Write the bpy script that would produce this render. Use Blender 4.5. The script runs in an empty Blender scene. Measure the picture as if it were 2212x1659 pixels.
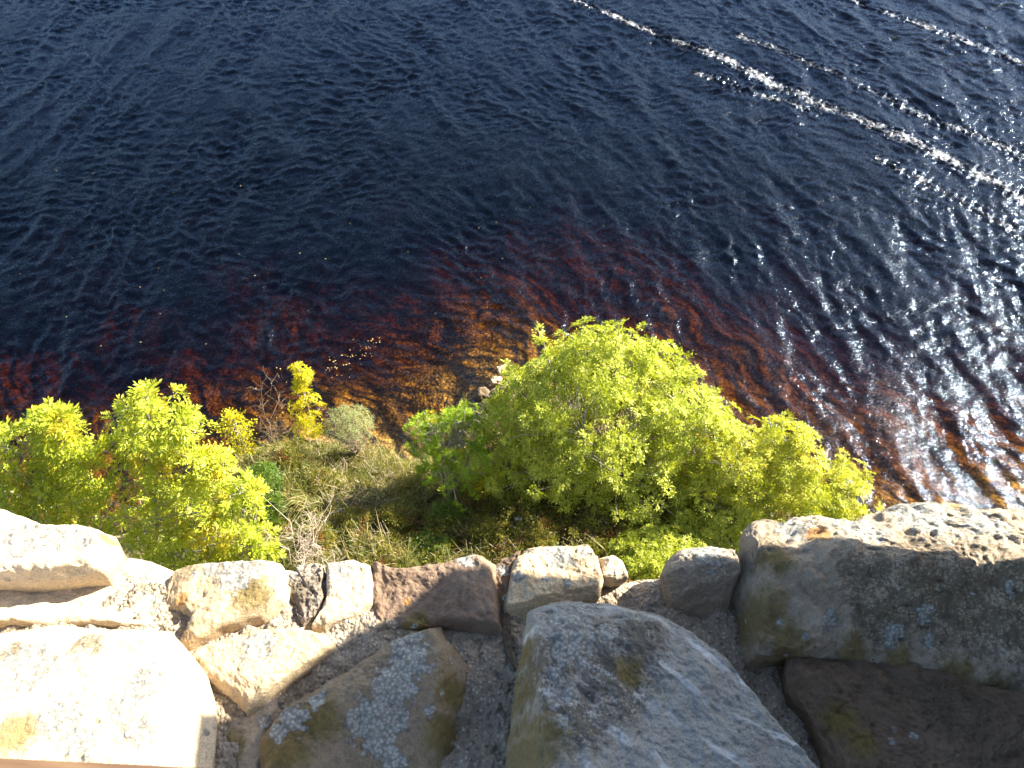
import bpy, math, random
import numpy as np
from mathutils import Vector
R = math.radians
random.seed(7); rng = np.random.default_rng(7)
S = bpy.context.scene; COL = S.collection

# ------------------------------------------------------------------ camera
CAMZ = 20.0; PITCH = 50.0
cd = bpy.data.cameras.new('camera'); cam = bpy.data.objects.new('camera', cd); COL.objects.link(cam)
cam.location = (0, 0, CAMZ); cam.rotation_euler = (R(90 - PITCH), 0, 0)
cd.sensor_width = 36; cd.lens = 27.2; cd.clip_start = 0.02; cd.clip_end = 3000
cd.dof.use_dof = True; cd.dof.focus_distance = 3.2; cd.dof.aperture_fstop = 24
S.camera = cam
# ------------------------------------------------------------------ light
SUN_AZ, SUN_EL = 65.0, 38.0          # azimuth to the right of the view direction (+Y)
sd = np.array([math.sin(R(SUN_AZ)) * math.cos(R(SUN_EL)), math.cos(R(SUN_AZ)) * math.cos(R(SUN_EL)), math.sin(R(SUN_EL))])
w = bpy.data.worlds.new('World'); S.world = w; w.use_nodes = True
wn = w.node_tree.nodes; wl = w.node_tree.links
sky = wn.new('ShaderNodeTexSky'); sky.sky_type = 'NISHITA'; sky.sun_disc = False
sky.sun_elevation = R(SUN_EL); sky.sun_rotation = R(SUN_AZ); sky.ozone_density = 1.6; sky.dust_density = 1.2
wl.new(sky.outputs[0], wn['Background'].inputs[0]); wn['Background'].inputs[1].default_value = 0.072
ld = bpy.data.lights.new('sun', 'SUN'); lo = bpy.data.objects.new('sun', ld); COL.objects.link(lo)
ld.energy = 5.0; ld.angle = R(0.53); ld.color = (1.0, 0.93, 0.80)
lo.rotation_euler = Vector(-sd).to_track_quat('-Z', 'Y').to_euler()
S.view_settings.view_transform = 'Standard'; S.view_settings.look = 'None'
S.view_settings.exposure = 2.3; S.view_settings.gamma = 1
S.cycles.max_bounces = 6; S.cycles.transparent_max_bounces = 12
S.cycles.caustics_reflective = False; S.cycles.caustics_refractive = False

# ------------------------------------------------------------------ helpers
FP = 1671.0; cp, sp_ = math.cos(R(PITCH)), math.sin(R(PITCH))
def ray(px, py):
    a = (px - 1106) / FP; b = -(py - 829.5) / FP
    return np.array([a, b * sp_ + cp, b * cp - sp_])
def at_z(px, py, z):
    r = ray(px, py); t = (z - CAMZ) / r[2]; return np.array([0, 0, CAMZ]) + r * t
def at_y(px, py, y):
    r = ray(px, py); t = y / r[1]; return np.array([0, 0, CAMZ]) + r * t
def at_d(px, py, d):
    return np.array([0, 0, CAMZ]) + ray(px, py) * d

def hsh(i, j, k, s):
    n = (i * 374761393 + j * 668265263 + k * 2147483647 + s * 974634777) & 0xffffffff
    n = ((n ^ (n >> 13)) * 1274126177) & 0xffffffff
    n = ((n ^ (n >> 16)) * 2246822519) & 0xffffffff
    return ((n ^ (n >> 15)) & 0xffffff) / float(0xffffff) * 2 - 1
def vnoise(p, s=0):
    f = np.floor(p).astype(np.int64); t = p - f; t = t * t * t * (t * (t * 6 - 15) + 10)
    i, j, k = f[:, 0], f[:, 1], f[:, 2]; x, y, z = t[:, 0], t[:, 1], t[:, 2]
    r = 0
    for a in (0, 1):
        for b in (0, 1):
            for c in (0, 1):
                r = r + hsh(i + a, j + b, k + c, s) * (x if a else 1 - x) * (y if b else 1 - y) * (z if c else 1 - z)
    return r
ROT = np.array([[0.00, 0.80, 0.60], [-0.80, 0.36, -0.48], [-0.60, -0.48, 0.64]])
def fbm(p, sc, oc=4, s=0, g=0.5):
    p = p * sc; r = 0; a = 1
    for o in range(oc):
        r = r + a * vnoise(p, s + o); p = (p @ ROT.T) * 2.03; a *= g
    return r

def mk(name, verts, faces, mat, parent=None, smooth=True, attrs=None, nv=None):
    """faces: (n,k) int array or list; links one mesh object"""
    me = bpy.data.meshes.new(name); verts = np.asarray(verts, np.float32)
    if isinstance(faces, np.ndarray):
        n, k = faces.shape
        me.vertices.add(len(verts)); me.vertices.foreach_set('co', verts.ravel())
        me.loops.add(n * k); me.loops.foreach_set('vertex_index', faces.astype(np.int32).ravel())
        me.polygons.add(n); me.polygons.foreach_set('loop_start', np.arange(0, n * k, k, dtype=np.int32))
        me.update(calc_edges=True)
    else:
        me.from_pydata([tuple(v) for v in verts], [], faces)
    me.polygons.foreach_set('use_smooth', np.full(len(me.polygons), smooth))
    for an, av in (attrs or {}).items():
        at = me.attributes.new(an, 'FLOAT', 'POINT'); at.data.foreach_set('value', np.asarray(av, np.float32))
    me.update()
    if mat: me.materials.append(mat)
    o = bpy.data.objects.new(name, me); COL.objects.link(o)
    if parent: o.parent = parent
    return o
def tag(o, label=None, cat=None, group=None, kind=None):
    if label: o['label'] = label
    if cat: o['category'] = cat
    if group: o['group'] = group
    if kind: o['kind'] = kind
    return o
def empty(name, loc, label, cat, group=None):
    o = bpy.data.objects.new(name, None); COL.objects.link(o); o.location = tuple(loc); o.empty_display_size = .1
    return tag(o, label, cat, group)
def part(name, verts, faces, mat, root, **k):
    return mk(name, np.asarray(verts) - np.array(root.location), faces, mat, root, **k)
def gridfaces(nu, nv, off=0, wrap=False):
    i = np.arange(nu - (0 if wrap else 1))[:, None]; j = np.arange(nv - 1)[None, :]
    i2 = (i + 1) % nu
    return (np.stack([i * nv + j, i2 * nv + j, i2 * nv + j + 1, i * nv + j + 1], -1).reshape(-1, 4)) + off
def tubes(paths, sides=5):
    """paths: list of (pts (n,3), radii (n)) -> verts, faces"""
    V = []; F = []; off = 0
    for P, rad in paths:
        P = np.asarray(P, float); n = len(P); d = np.gradient(P, axis=0); d /= np.linalg.norm(d, axis=1)[:, None] + 1e-9
        up = np.array([0.3, 0.9, 0.2]) if abs(d[0][2]) > .8 else np.array([0, 0, 1.])
        a = np.cross(d, up); a /= np.linalg.norm(a, axis=1)[:, None] + 1e-9; b = np.cross(d, a)
        th = np.arange(sides) * 2 * math.pi / sides
        ring = P[:, None] + np.asarray(rad)[:, None, None] * (a[:, None] * np.cos(th)[None, :, None] + b[:, None] * np.sin(th)[None, :, None])
        V.append(ring.reshape(-1, 3))
        i = np.arange(n - 1)[:, None]; j = np.arange(sides)[None]; j2 = (j + 1) % sides
        F.append(np.stack([i * sides + j, i * sides + j2, (i + 1) * sides + j2, (i + 1) * sides + j], -1).reshape(-1, 4) + off)
        off += n * sides
    return np.concatenate(V), np.concatenate(F)
def bent(a, b, n=5, j=.08, sag=0.0):
    a = np.asarray(a, float); b = np.asarray(b, float); t = np.linspace(0, 1, n)[:, None]
    L = np.linalg.norm(b - a); P = a + (b - a) * t
    P += rng.normal(0, 1, (n, 3)) * j * L * np.sin(t * math.pi); P[:, 2] += (sag * L * np.sin(t * math.pi))[:, 0]
    return P

# ------------------------------------------------------------------ materials
class NT:
    def __init__(s, name):
        s.m = bpy.data.materials.new(name); s.m.use_nodes = True; s.t = s.m.node_tree; s.n = s.t.nodes; s.l = s.t.links
        s.b = s.n['Principled BSDF']; s.out = s.n['Material Output']; s.pos = s.n.new('ShaderNodeNewGeometry').outputs['Position']
        s.b.inputs['Specular IOR Level'].default_value = .25
    def put(s, v, sock):
        if hasattr(v, 'is_linked'): s.l.new(v, sock)
        elif isinstance(v, (tuple, list)) and len(v) == 3 and sock.type == 'RGBA': sock.default_value = (*v, 1)
        else: sock.default_value = v
    def noise(s, sc, det=4, rough=.55, vec=None, dist=0, col=False):
        n = s.n.new('ShaderNodeTexNoise'); n.inputs['Scale'].default_value = sc; n.inputs['Detail'].default_value = det
        n.inputs['Roughness'].default_value = rough; n.inputs['Distortion'].default_value = dist
        s.l.new(vec or s.pos, n.inputs['Vector']); return n.outputs['Color' if col else 'Fac']
    def voro(s, sc, feat='F1', out='Distance', vec=None, rnd=1):
        n = s.n.new('ShaderNodeTexVoronoi'); n.feature = feat; n.inputs['Scale'].default_value = sc
        n.inputs['Randomness'].default_value = rnd
        s.l.new(vec or s.pos, n.inputs['Vector']); return n.outputs[out]
    def math(s, op, a, b=0., c=0., clamp=False):
        n = s.n.new('ShaderNodeMath'); n.operation = op; n.use_clamp = clamp
        s.put(a, n.inputs[0]); s.put(b, n.inputs[1]); s.put(c, n.inputs[2]); return n.outputs[0]
    def vmath(s, op, a, b):
        n = s.n.new('ShaderNodeVectorMath'); n.operation = op; s.put(a, n.inputs[0])
        if hasattr(b, 'is_linked'): s.l.new(b, n.inputs[1])
        else: n.inputs[1].default_value = b
        return n.outputs[0]
    def step(s, v, lo, hi, a=0., b=1.):
        n = s.n.new('ShaderNodeMapRange'); n.interpolation_type = 'SMOOTHSTEP'; s.put(v, n.inputs[0])
        for i, q in enumerate((lo, hi, a, b)): n.inputs[1 + i].default_value = q
        return n.outputs[0]
    def ramp(s, v, stops):
        n = s.n.new('ShaderNodeValToRGB'); s.put(v, n.inputs[0]); e = n.color_ramp.elements
        while len(e) < len(stops): e.new(.5)
        for k, (p, c) in enumerate(stops): e[k].position = p; e[k].color = (*c, 1)
        return n.outputs[0]
    def mix(s, f, a, b, mode='MIX'):
        n = s.n.new('ShaderNodeMix'); n.data_type = 'RGBA'; n.blend_type = mode
        s.put(f, n.inputs[0]); s.put(a, n.inputs[6]); s.put(b, n.inputs[7]); return n.outputs[2]
    def attr(s, name):
        n = s.n.new('ShaderNodeAttribute'); n.attribute_name = name; return n.outputs['Fac']
    def bump(s, h, dist=.01, st=1, normal=None):
        n = s.n.new('ShaderNodeBump'); n.inputs['Distance'].default_value = dist; n.inputs['Strength'].default_value = st
        s.l.new(h, n.inputs['Height'])
        if normal: s.l.new(normal, n.inputs['Normal'])
        return n.outputs[0]

def stone_mat(name, c1, c2, c3, speck=.5, vein=None, grain=1.0):
    t = NT(name)
    big = t.noise(5, 5, .6, dist=.4); mid = t.noise(22, 6, .65); fine = t.noise(260, 4, .7); grit = t.noise(90, 6, .75)
    c = t.ramp(big, [(.3, c1), (.52, c2), (.72, c3)])
    c = t.mix(t.math('MULTIPLY', t.step(mid, .35, .7), .5), c, tuple(x * .55 for x in c2))
    c = t.mix(t.math('MULTIPLY', t.step(fine, .35, .7), speck), c, tuple(min(1, x * 1.9) for x in c2))
    c = t.mix(t.math('MULTIPLY', t.step(grit, .56, .72), .6), c, tuple(x * .35 for x in c1))
    if vein:
        m = t.n.new('ShaderNodeTexWave'); m.inputs['Scale'].default_value = 4.2; m.inputs['Distortion'].default_value = 5
        m.inputs['Detail'].default_value = 4; m.inputs['Detail Scale'].default_value = 1.2
        mp = t.n.new('ShaderNodeMapping'); mp.inputs['Rotation'].default_value = (0, 0, R(118)); t.l.new(t.pos, mp.inputs[0]); t.l.new(mp.outputs[0], m.inputs[0])
        vv = t.math('MULTIPLY', t.step(m.outputs['Fac'], .88, .99), t.step(t.noise(14, 4), .35, .65))
        c = t.mix(t.math('MULTIPLY', vv, .9), c, vein)
    # dark crust, moss, lichen, orange lichen : painted growths with their own ragged outline
    n1 = t.noise(48, 6, .7); n2 = t.noise(120, 5, .75); vr = t.voro(70, 'SMOOTH_F1'); cr = t.voro(150, 'F1')
    def grow(a, soft, w=.55, ns=None):
        v = t.math('ADD', t.attr(a), t.math('MULTIPLY', t.math('SUBTRACT', ns or n1, .5), w * 2))
        return t.step(v, .5 - soft, .5 + soft)
    dk = grow('dark', .2); ms = grow('moss', .35)
    lsrc = t.math('ADD', t.math('MULTIPLY', n1, .5), t.math('SUBTRACT', .55, vr))
    lsrc = t.math('ADD', t.math('MULTIPLY', lsrc, .55), t.math('MULTIPLY', n2, .45)); li = grow('lichen', .07, .7, lsrc); orr = grow('orange', .15)
    # scattered small round lichen everywhere
    vs = t.voro(26, 'F1'); vs2 = t.math('ADD', vs, t.math('MULTIPLY', n2, .22))
    spots = t.math('MULTIPLY', t.step(vs2, .36, .30), t.step(t.noise(9, 3), .54, .60))
    li = t.math('MAXIMUM', li, t.math('MULTIPLY', spots, t.step(t.attr('spots'), .2, .6)))
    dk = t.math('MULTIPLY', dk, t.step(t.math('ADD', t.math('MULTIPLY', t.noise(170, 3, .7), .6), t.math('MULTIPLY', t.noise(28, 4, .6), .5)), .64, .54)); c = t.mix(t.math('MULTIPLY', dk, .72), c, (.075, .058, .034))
    c = t.mix(t.math('MULTIPLY', ms, .8), c, t.ramp(n2, [(.3, (.10, .075, .018)), (.7, (.20, .14, .035))]))
    lc = t.ramp(t.math('ADD', t.math('MULTIPLY', cr, .8), t.math('MULTIPLY', n2, .6)), [(.2, (.52, .51, .46)), (.55, (.36, .355, .31)), (.85, (.2, .19, .165))])
    c = t.mix(t.math('MULTIPLY', li, .93), c, lc)
    c = t.mix(t.math('MULTIPLY', orr, .75), c, (.42, .2, .05))
    t.l.new(c, t.b.inputs['Base Color']); t.b.inputs['Roughness'].default_value = .9
    h = t.math('ADD', t.math('MULTIPLY', n1, .6), t.math('MULTIPLY', n2, .35))
    h = t.math('ADD', h, t.math('MULTIPLY', fine, .25 * grain)); h = t.math('ADD', h, t.math('MULTIPLY', li, .18))
    t.l.new(t.bump(h, .012, .9), t.b.inputs['Normal'])
    return t.m
M = {}
M['buff'] = stone_mat('buff_sandstone', (.40, .31, .20), (.54, .43, .29), (.66, .54, .39))
M['ochre'] = stone_mat('ochre_sandstone', (.34, .24, .13), (.44, .33, .20), (.54, .43, .29))
M['red'] = stone_mat('red_sandstone', (.155, .10, .065), (.22, .15, .10), (.38, .28, .19), speck=.25)
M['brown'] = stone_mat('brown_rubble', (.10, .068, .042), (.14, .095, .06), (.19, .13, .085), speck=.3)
M['darkr'] = stone_mat('dark_rough_stone', (.15, .12, .09), (.23, .19, .15), (.30, .25, .19))
M['greyb'] = stone_mat('grey_banded_stone', (.235, .215, .175), (.285, .27, .235), (.35, .32, .265), speck=.45, vein=(.62, .60, .55))
M['mottle'] = stone_mat('mottled_brown_stone', (.23, .18, .125), (.32, .255, .18), (.40, .33, .24), speck=.35)
M['purple'] = stone_mat('mauve_brown_stone', (.20, .155, .09), (.235, .18, .115), (.24, .17, .13), speck=.35)

def mortar_mat():
    t = NT('lime_mortar')
    g = t.voro(120, 'F1', 'Color'); d = t.voro(120, 'F1'); d2 = t.voro(55, 'F1'); n = t.noise(8, 5, .6); f = t.noise(220, 4, .7)
    sep = t.n.new('ShaderNodeSeparateColor'); t.l.new(g, sep.inputs[0])
    c = t.ramp(n, [(.3, (.24, .19, .13)), (.7, (.42, .35, .26))])
    peb = t.ramp(sep.outputs[0], [(0, (.14, .10, .07)), (.35, (.32, .25, .17)), (.75, (.50, .42, .31)), (1, (.62, .56, .48))])
    c = t.mix(t.math('MULTIPLY', t.step(d, .5, .25), .75), c, peb)
    c = t.mix(t.math('MULTIPLY', t.step(t.noise(14, 4), .56, .68), .5), c, (.12, .10, .035))
    t.l.new(c, t.b.inputs['Base Color']); t.b.inputs['Roughness'].default_value = .95
    h = t.math('ADD', t.math('MULTIPLY', d, -.9), t.math('MULTIPLY', d2, -.8)); h = t.math('ADD', h, t.math('MULTIPLY', f, .5))
    t.l.new(t.bump(h, .012, 1), t.b.inputs['Normal']); return t.m
M['mortar'] = mortar_mat()
def masonry_mat():
    t = NT('rubble_masonry'); v = t.voro(2.6, 'F1', 'Color'); e = t.voro(2.6, 'DISTANCE_TO_EDGE')
    sep = t.n.new('ShaderNodeSeparateColor'); t.l.new(v, sep.inputs[0]); n = t.noise(20, 6, .7)
    c = t.ramp(sep.outputs[0], [(0, (.16, .12, .09)), (.5, (.27, .23, .18)), (1, (.38, .33, .26))])
    c = t.mix(t.math('MULTIPLY', n, .5), c, (.12, .1, .08)); c = t.mix(t.step(e, .06, .02), c, (.2, .17, .13))
    t.l.new(c, t.b.inputs['Base Color']); t.b.inputs['Roughness'].default_value = .92
    t.l.new(t.bump(t.math('ADD', t.step(e, 0, .12), t.math('MULTIPLY', n, .5)), .05), t.b.inputs['Normal']); return t.m
M['masonry'] = masonry_mat()
def leaf_mat(name, c0, c1, c2, big=1.2, trans=.45, yellow=None, ya=.62):
    t = NT(name); g = t.n.new('ShaderNodeNewGeometry'); ri = g.outputs['Random Per Island']
    nb = t.noise(big, 3, .6); f = t.math('ADD', t.math('MULTIPLY', ri, .5), t.math('MULTIPLY', nb, .6))
    c = t.ramp(f, [(.25, c0), (.55, c1), (.85, c2)])
    if yellow: c = t.mix(t.step(t.math('ADD', t.noise(big * .8, 3), t.math('MULTIPLY', ri, .12)), ya, ya + .1), c, yellow)
    t.l.new(c, t.b.inputs['Base Color']); t.b.inputs['Roughness'].default_value = .45; t.b.inputs['Specular IOR Level'].default_value = .35
    tr = t.n.new('ShaderNodeBsdfTranslucent'); t.l.new(t.mix(1., c, (1.0, 1.0, .35), 'MULTIPLY'), tr.inputs[0])
    mx = t.n.new('ShaderNodeMixShader'); mx.inputs[0].default_value = trans
    t.l.new(t.b.outputs[0], mx.inputs[1]); t.l.new(tr.outputs[0], mx.inputs[2]); t.l.new(mx.outputs[0], t.out.inputs[0]); return t.m
M['ash'] = leaf_mat('ash_leaves', (.25, .30, .035), (.45, .50, .055), (.64, .64, .12), 1.0)
M['ashleft'] = leaf_mat('yellowing_ash_leaves', (.24, .31, .025), (.42, .48, .035), (.60, .60, .07), 1.3, yellow=(.55, .46, .03), ya=.6)
M['ashright'] = leaf_mat('golden_ash_leaves', (.33, .39, .04), (.50, .52, .06), (.66, .60, .09), 1.0, yellow=(.6, .5, .05), ya=.63)
M['yellow'] = leaf_mat('yellow_leaves', (.45, .42, .02), (.62, .55, .02), (.75, .66, .04), 3)
M['green'] = leaf_mat('green_leaves', (.16, .27, .015), (.27, .39, .02), (.40, .50, .04), 1.6, yellow=(.5, .36, .03), ya=.66)
M['greygreen'] = leaf_mat('grey_green_leaves', (.22, .25, .11), (.34, .37, .17), (.5, .52, .28), 3)
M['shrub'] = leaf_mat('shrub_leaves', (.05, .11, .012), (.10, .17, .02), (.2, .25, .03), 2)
M['bramble'] = leaf_mat('bramble_leaves', (.05, .09, .012), (.17, .18, .025), (.42, .30, .05), 2.2, yellow=(.30, .10, .04), ya=.63)
M['grass'] = leaf_mat('grass_blades', (.08, .12, .015), (.19, .18, .045), (.48, .37, .15), 1.1, .3)
def bark(name, a, b):
    t = NT(name); n = t.noise(30, 5, .7); t.l.new(t.ramp(n, [(.3, a), (.7, b)]), t.b.inputs['Base Color'])
    t.b.inputs['Roughness'].default_value = .9; t.l.new(t.bump(n, .01), t.b.inputs['Normal']); return t.m
M['bark'] = bark('grey_bark', (.20, .18, .14), (.40, .37, .30)); M['browntwig'] = bark('brown_twigs', (.10, .065, .04), (.22, .15, .09)); M['twig'] = bark('pale_dead_twigs', (.32, .25, .18), (.5, .42, .34))
def wood():
    t = NT('weathered_wood'); mp = t.n.new('ShaderNodeMapping'); mp.inputs['Scale'].default_value = (6, 120, 120); t.l.new(t.pos, mp.inputs[0])
    n = t.noise(1, 6, .6, vec=mp.outputs[0]); t.l.new(t.ramp(n, [(.3, (.07, .038, .022)), (.7, (.13, .08, .045))]), t.b.inputs['Base Color'])
    t.b.inputs['Roughness'].default_value = .6; return t.m
M['wood'] = wood()
def plain(name, c, r=.8, tr=0):
    t = NT(name); n = t.noise(60, 4); t.l.new(t.mix(t.math('MULTIPLY', n, .4), c, tuple(x * .6 for x in c)), t.b.inputs['Base Color']); t.b.inputs['Roughness'].default_value = r; return t.m
M['pale'] = plain('pale_stone', (.62, .58, .52)); M['litter'] = plain('white_paper', (.8, .8, .8)); M['float'] = plain('fallen_leaf', (.55, .40, .16), .5)
M['dropping'] = plain('white_streak', (.75, .75, .72))

def ground_mat():
    t = NT('bank_and_bed'); z = t.n.new('ShaderNodeSeparateXYZ'); t.l.new(t.pos, z.inputs[0])
    wp = t.vmath('ADD', t.pos, t.vmath('SCALE', t.noise(4, 3, .5, col=True), (0, 0, 0)))
    v1 = t.voro(3.4, 'F1', 'Color'); e1 = t.voro(3.4, 'F1'); v2 = t.voro(9, 'F1', 'Color'); e2 = t.voro(9, 'F1'); n = t.noise(1.1, 5, .65)
    s1 = t.n.new('ShaderNodeSeparateColor'); t.l.new(v1, s1.inputs[0]); s2 = t.n.new('ShaderNodeSeparateColor'); t.l.new(v2, s2.inputs[0])
    f = t.math('ADD', t.math('MULTIPLY', s1.outputs[0], .35), t.math('MULTIPLY', s2.outputs[0], .6))
    bed = t.ramp(f, [(.1, (.14, .10, .06)), (.4, (.36, .27, .16)), (.65, (.54, .41, .24)), (.9, (.78, .64, .42))])
    bed = t.mix(t.step(n, .45, .7, 0, .45), bed, (.035, .028, .02))
    bed = t.mix(t.step(e2, .42, .75, 0, .6), bed, (.05, .04, .03))
    soil = t.ramp(t.noise(3, 6, .7), [(.3, (.05, .04, .02)), (.7, (.12, .10, .045))])
    c = t.mix(t.step(z.outputs[2], .02, .25), bed, soil)
    t.l.new(c, t.b.inputs['Base Color']); t.b.inputs['Roughness'].default_value = .95
    t.l.new(t.bump(t.math('ADD', t.math('MULTIPLY', e1, -1), t.math('MULTIPLY', e2, -.6)), .1, 1), t.b.inputs['Normal'])
    return t.m
M['ground'] = ground_mat()
def water_mat():
    t = NT('peaty_loch_water'); t.n.remove(t.b)
    mp = t.n.new('ShaderNodeMapping'); mp.inputs['Scale'].default_value = (.75, 1.25, 1); t.l.new(t.pos, mp.inputs[0])
    h = t.math('ADD', t.math('MULTIPLY', t.noise(11, 3, .65, vec=mp.outputs[0]), 1), t.math('MULTIPLY', t.noise(17, 3, .6), .22))
    bm = t.bump(h, .024, 1)
    gl = t.n.new('ShaderNodeBsdfGlossy'); gl.inputs['Roughness'].default_value = .085; t.l.new(bm, gl.inputs['Normal'])
    gl.inputs[0].default_value = (.45, .55, .72, 1)
    fr = t.n.new('ShaderNodeFresnel'); fr.inputs[0].default_value = 1.34; t.l.new(bm, fr.inputs['Normal'])
    tr = t.n.new('ShaderNodeBsdfTransparent'); tr.inputs[0].default_value = (1, 1, 1, 1)
    mx = t.n.new('ShaderNodeMixShader'); t.l.new(fr.outputs[0], mx.inputs[0]); t.l.new(tr.outputs[0], mx.inputs[1]); t.l.new(gl.outputs[0], mx.inputs[2])
    fo = t.n.new('ShaderNodeBsdfDiffuse'); fo.inputs[0].default_value = (.8, .8, .8, 1)  # white along the wakes: foam that also paints in their sun glints
    br = t.math('MULTIPLY', t.math('SUBTRACT', t.noise(.9, 3, .6), .5), .55)
    wk = t.math('MULTIPLY', t.step(t.math('ADD', br, t.math('ADD', t.math('MULTIPLY', t.attr('wake'), .36), t.noise(9, 5, .85))), .84, 1.0), .5)
    m2 = t.n.new('ShaderNodeMixShader'); t.l.new(wk, m2.inputs[0]); t.l.new(mx.outputs[0], m2.inputs[1]); t.l.new(fo.outputs[0], m2.inputs[2])
    t.l.new(m2.outputs[0], t.out.inputs[0])
    ab = t.n.new('ShaderNodeVolumeAbsorption'); ab.inputs[0].default_value = (.75, .63, .27, 1); ab.inputs[1].default_value = 1.5
    t.l.new(ab.outputs[0], t.out.inputs['Volume']); return t.m
M['water'] = water_mat()

# ------------------------------------------------------------------ terrain: bank and loch bed, one sheet
shore_px = [(-900, 1180), (-300, 1170), (250, 1160), (440, 1110), (490, 1040), (540, 985), (620, 962), (720, 962), (800, 972), (850, 990), (900, 1005), (980, 990),
            (1025, 930), (1050, 850), (1100, 815), (1200, 830), (1350, 900), (1500, 970), (1700, 1050), (1850, 1120), (1950, 1150), (2150, 1120), (2500, 1130), (3300, 1200)]
shore = np.array([at_z(a, b, 0)[:2] for a, b in shore_px])
shore = np.vstack([[-400, shore[0][1]], shore, [400, shore[-1][1]]])
def sdist(X, Y):
    """signed distance to the shore: + on land"""
    p = np.stack([X, Y], -1); best = np.full(X.shape, 1e9)
    for a, b in zip(shore[:-1], shore[1:]):
        ab = b - a; t = np.clip(((p - a) @ ab) / (ab @ ab), 0, 1); d = np.hypot(*(np.moveaxis(p - (a + t[..., None] * ab), -1, 0))); best = np.minimum(best, d)
    sy = np.interp(X, shore[:, 0], shore[:, 1])   # shore is nearly a function of x
    ins = np.zeros(X.shape, bool)
    poly = np.vstack([shore, [[400, -400], [-400, -400]]])
    for a, b in zip(poly, np.roll(poly, -1, 0)):
        c = ((a[1] > Y) != (b[1] > Y)) & (X < (b[0] - a[0]) * (Y - a[1]) / (b[1] - a[1] + 1e-12) + a[0]); ins ^= c
    return np.where(ins, best, -best)
def terrain_z(X, Y):
    d = sdist(X, Y); P = np.stack([X, Y, 0 * X], -1).reshape(-1, 3)
    n1 = fbm(P, .3, 2, 11).reshape(X.shape); n2 = fbm(P, 1.6, 4, 21).reshape(X.shape)
    land = 2.9 * (1 - np.exp(-np.maximum(d, 0) / 2.3)) + .25 * n2 * np.clip(d, 0, 1)
    q = np.maximum(-d, 0)
    water = -(.5 * (1 - np.exp(-q / .35)) + .30 * q) * (1 + .20 * n1)
    water = np.maximum(water, -8.5 - n1) + .05 * n2 * np.clip(q, 0, 1)
    return np.where(d > 0, land, water)
def axis(lo, hi, st, far, n=22):
    c = np.arange(lo, hi + st / 2, st); g = np.geomspace(st, far, n)
    return np.concatenate([lo - g[::-1], c, hi + g])
gx = axis(-22, 24, .16, 500); gy = axis(-2, 34, .16, 500)
X, Y = np.meshgrid(gx, gy, indexing='ij'); Z = terrain_z(X, Y)
tag(mk('ground', np.stack([X, Y, Z], -1).reshape(-1, 3), gridfaces(len(gx), len(gy)), M['ground']), kind='structure')
def gz(x, y): return float(terrain_z(np.array([[x]]), np.array([[y]]))[0, 0])

# ------------------------------------------------------------------ water
wx = axis(-30, 36, .075, 450, 30); wy = axis(5, 54, .075, 450, 30)
X, Y = np.meshgrid(wx, wy, indexing='ij')
sx = np.gradient(wx)[:, None] * np.ones_like(Y); sy_ = np.gradient(wy)[None] * np.ones_like(Y); sp = np.maximum(sx, sy_)
P = np.stack([X, Y, 0 * X], -1).reshape(-1, 3)
wa = fbm(P, .16, 1, 31).reshape(X.shape); wb = fbm(P, .16, 1, 41).reshape(X.shape); patch = np.clip(.85 + .3 * fbm(P, .25, 3, 51).reshape(X.shape), .5, 1.4)
wc = fbm(P, .75, 2, 33).reshape(X.shape); wd_ = fbm(P, .75, 2, 43).reshape(X.shape)
g1 = np.clip(.85 + .55 * fbm(P, .55, 3, 53).reshape(X.shape), .4, 1.7); g2 = np.clip(.85 + .55 * fbm(P, .42, 3, 57).reshape(X.shape), .4, 1.7)
Xw = X + 1.1 * wa + .14 * wc; Yw = Y + 1.1 * wb + .14 * wd_
H = np.zeros_like(X)
def band(n, lmin, lmax, th0, spread, steep, sharp, Xc, Yc, mod=1):
    global H
    for k in range(n):
        lam = lmin * (lmax / lmin) ** rng.random(); th = th0 + rng.normal(0, spread); kk = 2 * math.pi / lam
        ph = kk * (Xc * math.cos(th) + Yc * math.sin(th)) + rng.random() * 6.28
        a = steep / kk / math.sqrt(n) * 1.4
        s = np.sin(ph); s = np.sign(s) * np.abs(s) if sharp == 0 else 2 * ((s + 1) / 2) ** sharp - 1
        H += a * s * mod * np.clip((lam / 2.5 - sp) / (lam / 5), 0, 1)
band(30, 1.0, 3.8, R(5), .30, .10, 3.0, Xw, Yw, patch)      # swell, crests running away from the viewer
band(36, .24, 1.0, R(74), .65, .165, 2.4, Xw, Yw, patch * g1)        # short chop
band(30, .24, .9, R(18), .5, .12, 2.2, Xw, Yw, patch * g2)
wakes = [([(1130, -60), (1250, 0), (1400, 60), (1600, 140), (1800, 230), (1990, 310), (2212, 425), (2500, 560)], .50, 1.05),
         ([(1700, -70), (1880, 10), (2000, 50), (2190, 122), (2400, 210)], .32, .98),
         ([(1600, 75), (1750, 130), (1960, 225), (2212, 330), (2500, 440)], .4, .86),
         ([(1900, 340), (2100, 440), (2212, 500), (2500, 620)], .4, .88),
         ([(1500, 150), (1640, 195), (1760, 240)], .35, .82)]
Wm = np.zeros_like(X); pp = np.stack([X, Y], -1)
for pts, wd, am in wakes:
    L = [at_z(a, b, 0)[:2] for a, b in pts]; best = np.full(X.shape, 1e9)
    for a, b in zip(L[:-1], L[1:]):
        ab = b - a; t = np.clip(((pp - a) @ ab) / (ab @ ab), 0, 1); q = pp - (a + t[..., None] * ab); best = np.minimum(best, np.hypot(q[..., 0], q[..., 1]))
    best = best + .10 * wa
    Wm = np.maximum(Wm, am * np.exp(-(best / wd) ** 2))
    H += .022 * am * np.exp(-(best / (wd * 1.2)) ** 2) * (sp < .2)
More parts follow.
